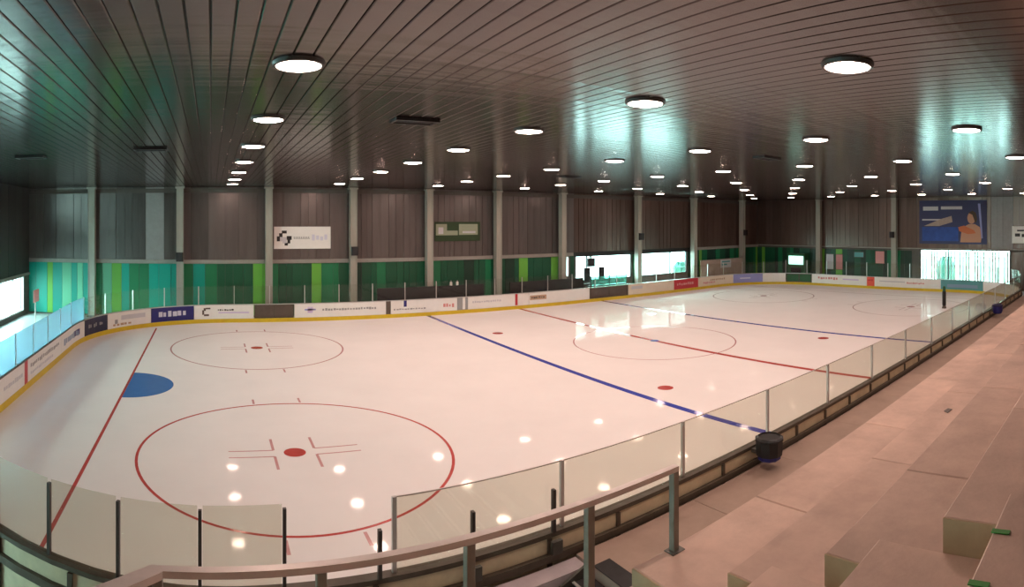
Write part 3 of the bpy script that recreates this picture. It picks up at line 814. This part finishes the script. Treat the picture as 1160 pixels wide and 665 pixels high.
st = thing('stairs', 'dark stairs with pale nosings dropping from the walkway by the handrail', 'stairs', (12.8, -17, 0))
for i in range(5):
    a = 13.6-.36*(i+1); z = WALK-.155*(i+1)
    obj('tread', MB().box(a, a+.36, -19.0, -15.70, z-.08, z), M['rubber'], st)
    obj('nosing', MB().box(a-.02, a+.03, -19.0, -15.70, z, z+.018), M['alu'], st)
obj('edge_mat', MB().box(13.63, 13.98, -18.9, -15.75, WALK+.005, WALK+.02), M['rubber'], st)
obj('stringer', MB().bar((13.58, -15.65, WALK-.05), (11.5, -15.65, -.02), .05, .16), M['steel_dark'], st)
tag(obj('concrete_kerb', MB().box(8.0, 13.60, -15.60, -15.27, -.06, .74), M['concrete_kerb']), 'pale lavender grey concrete kerb along the foot of the near boards', 'kerb')

XE = 11.56
ter = thing('terrace', 'pinkish concrete spectator terrace of wide steps at the right', 'terrace', (30, -21, 0))
D = EYE[2]
yo = lambda o: EYE[1]+o
R = [(1.62, -.62, .34), (2.10, .34, 1.307), (2.58, 1.307, 2.27), (3.06, 2.27, 3.24), (3.54, 3.24, 4.5)]
L_ = [(1.38, -1.2, -.15), (1.864, -.15, .818), (2.346, .818, 1.80), (2.83, 1.80, 2.77), (3.31, 2.77, 3.73), (3.72, 3.73, 4.5)]
def tier(d, o0, o1, xa, xb, first_w, th=.52):
    x = xa; k = 0
    while x < xb-.01:
        b = min(x+(first_w if k == 0 else 3.2), xb)
        if xb-b < .5: b = xb
        z = D-d+rnd.uniform(-.004, .004)
        mb = MB()
        y0, y1 = yo(o0)+.004, yo(o1)-.004; c = .012
        mb.quadbox([(x+.005, y0, z-th), (b-.005, y0, z-th), (b-.005, y1, z-th), (x+.005, y1, z-th), (x+.005, y0, z-c), (b-.005, y0, z-c), (b-.005, y1, z-c), (x+.005, y1, z-c)])
        mb.quadbox([(x+.005, y0, z-c), (b-.005, y0, z-c), (b-.005, y1, z-c), (x+.005, y1, z-c), (x+.005+c, y0, z), (b-.005-c, y0, z), (b-.005-c, y1-c, z), (x+.005+c, y1-c, z)])
        obj('slab', mb, M['concrete'], ter); x = b; k += 1
for i, (d, a, b) in enumerate(R[1:]):                 # thin tan panels on the open ends of the steps
    obj('end_face', MB().box(XE-.012, XE+.003, yo(a)+.01, yo(b)-.01, D-d-.51, D-d-.004), M['concrete_tan'], ter, label='tan concrete end of a step')
for i, (d, a, b) in enumerate(R): tier(d, a, b, XE, 62.9, [3.2, 2.5, 1.7, 2.9, 2.1][i])
for i, (d, a, b) in enumerate(L_): tier(d, a, b, 4.0 if i < 5 else 6.9, XE, 2.4)
tier(1.14, -5.3, -.62, XE, 62.9, 3.2); tier(.9, -5.3, -1.2, -5.5, XE, 3.2)
obj('front_wall', MB().box(XE, 62.9, -19.3, -19.15, -.06, D-3.54-.53), M['concrete_walk'], ter)
obj('front_wall', MB().box(6.9, XE-.01, -19.3, -19.15, -.06, D-3.72-.53), M['concrete_walk'], ter)
obj('core', MB().box(4.0, 62.9, -24.6, -19.4, -.06, 2.2), M['concrete_walk'], ter)
# green edge markers stuck on the aisle steps
for lab, x, y, d, w in [('green tape strip on the aisle step nearest the camera', 11.03, -22.84, 1.864, .16), ('green tape strip on the aisle step beside the terrace end', 10.51, -22.84, 1.864, .13)]:
    tag(obj('tape_strip', MB().box(x-.022, x+.022, y-.055, y+.055, D-d+.002, D-d+.008), M['tape'], origin=(x, y, D-d)), lab, 'tape', None)
# litter and stains on the terrace
LIT = [(19.2, -21.62, 2.58, 'steel_dark', 'dark scrap of paper lying on the terrace, nearest the black bin'), (16.6, -20.72, 3.06, 'gate', 'small brown leaf on the terrace front part'),
       (15.4, -20.0, 3.54, 'tape', 'tiny green scrap lying on the front terrace step'), (23.6, -21.0, 3.06, 'gate', 'brown scrap on the terrace further back')]
for x, y, d, c, lab in LIT:
    tag(obj('litter', MB().prism([(x-.10, y-.03), (x+.08, y-.05), (x+.11, y+.03), (x-.04, y+.05)], D-d+.003, D-d+.012), M[c], origin=(x, y, D-d)), lab, 'litter')

# handrail of the landing
HR = D-2.66
rail = thing('handrail', 'grey steel handrail with square posts along the landing edge', 'handrail', (10, -19.1, D-3.72))
RY = -19.18
obj('top_rail', MB().bar((12.13, RY, HR), (7.16, RY, HR), .075, .055), M['steel'], rail)
obj('side_rail', MB().bar((7.2, RY, HR), (6.1, -20.15, HR), .13, .06), M['steel'], rail)
for x, zb in [(12.09, D-3.54), (10.95, D-3.72), (9.7, D-3.72), (8.45, D-3.72), (7.2, D-3.72)]:
    obj('post', MB().chbox(x-.04, x+.04, RY-.04, RY+.04, zb, HR-.028, .006), M['post_grey'], rail)
    obj('base_plate', MB().box(x-.09, x+.09, RY-.08, RY+.06, zb, zb+.012), M['steel_dark'], rail)

# litter bins beside the near boards
def bin_(x, y, lab, body, bagm):
    z = .98
    t = thing('litter_bin', lab, 'bin', (x, y, z), None)
    obj('body', MB().lathe((x, y, z), [(.24, 0), (.28, .04), (.30, .2), (.31, .5)], 10), M[body], t)
    obj('bag', MB().lathe((x, y, z+.12), [(.315, 0), (.33, .10), (.335, .34), (.32, .41), (.28, .43), (.26, .38), (.2, .2)], 10), M[bagm], t)
    obj('rim', MB().lathe((x, y, z+.46), [(.335, 0), (.35, .02), (.35, .05), (.33, .06)], 10), M['rubber'], t)
    obj('hook', MB().box(x-.16, x+.16, y+.25, -15.165, 1.10, 1.19), M['steel_dark'], t)
bin_(18.95, -15.58, 'black bag lined litter bin hooked on the near boards at the first blue line', 'navy', 'black')
bin_(42.7, -15.58, 'dark blue litter bin hooked far along the near boards at the right', 'navy', 'navy')

# printed lines and marks are made of many small flecks that cannot be picked apart
for o in bpy.data.objects:
    if o.name.split('.')[0] in ('lettering', 'logo', 'logo_fill', 'print', 'mark'): o['kind'] = 'stuff'
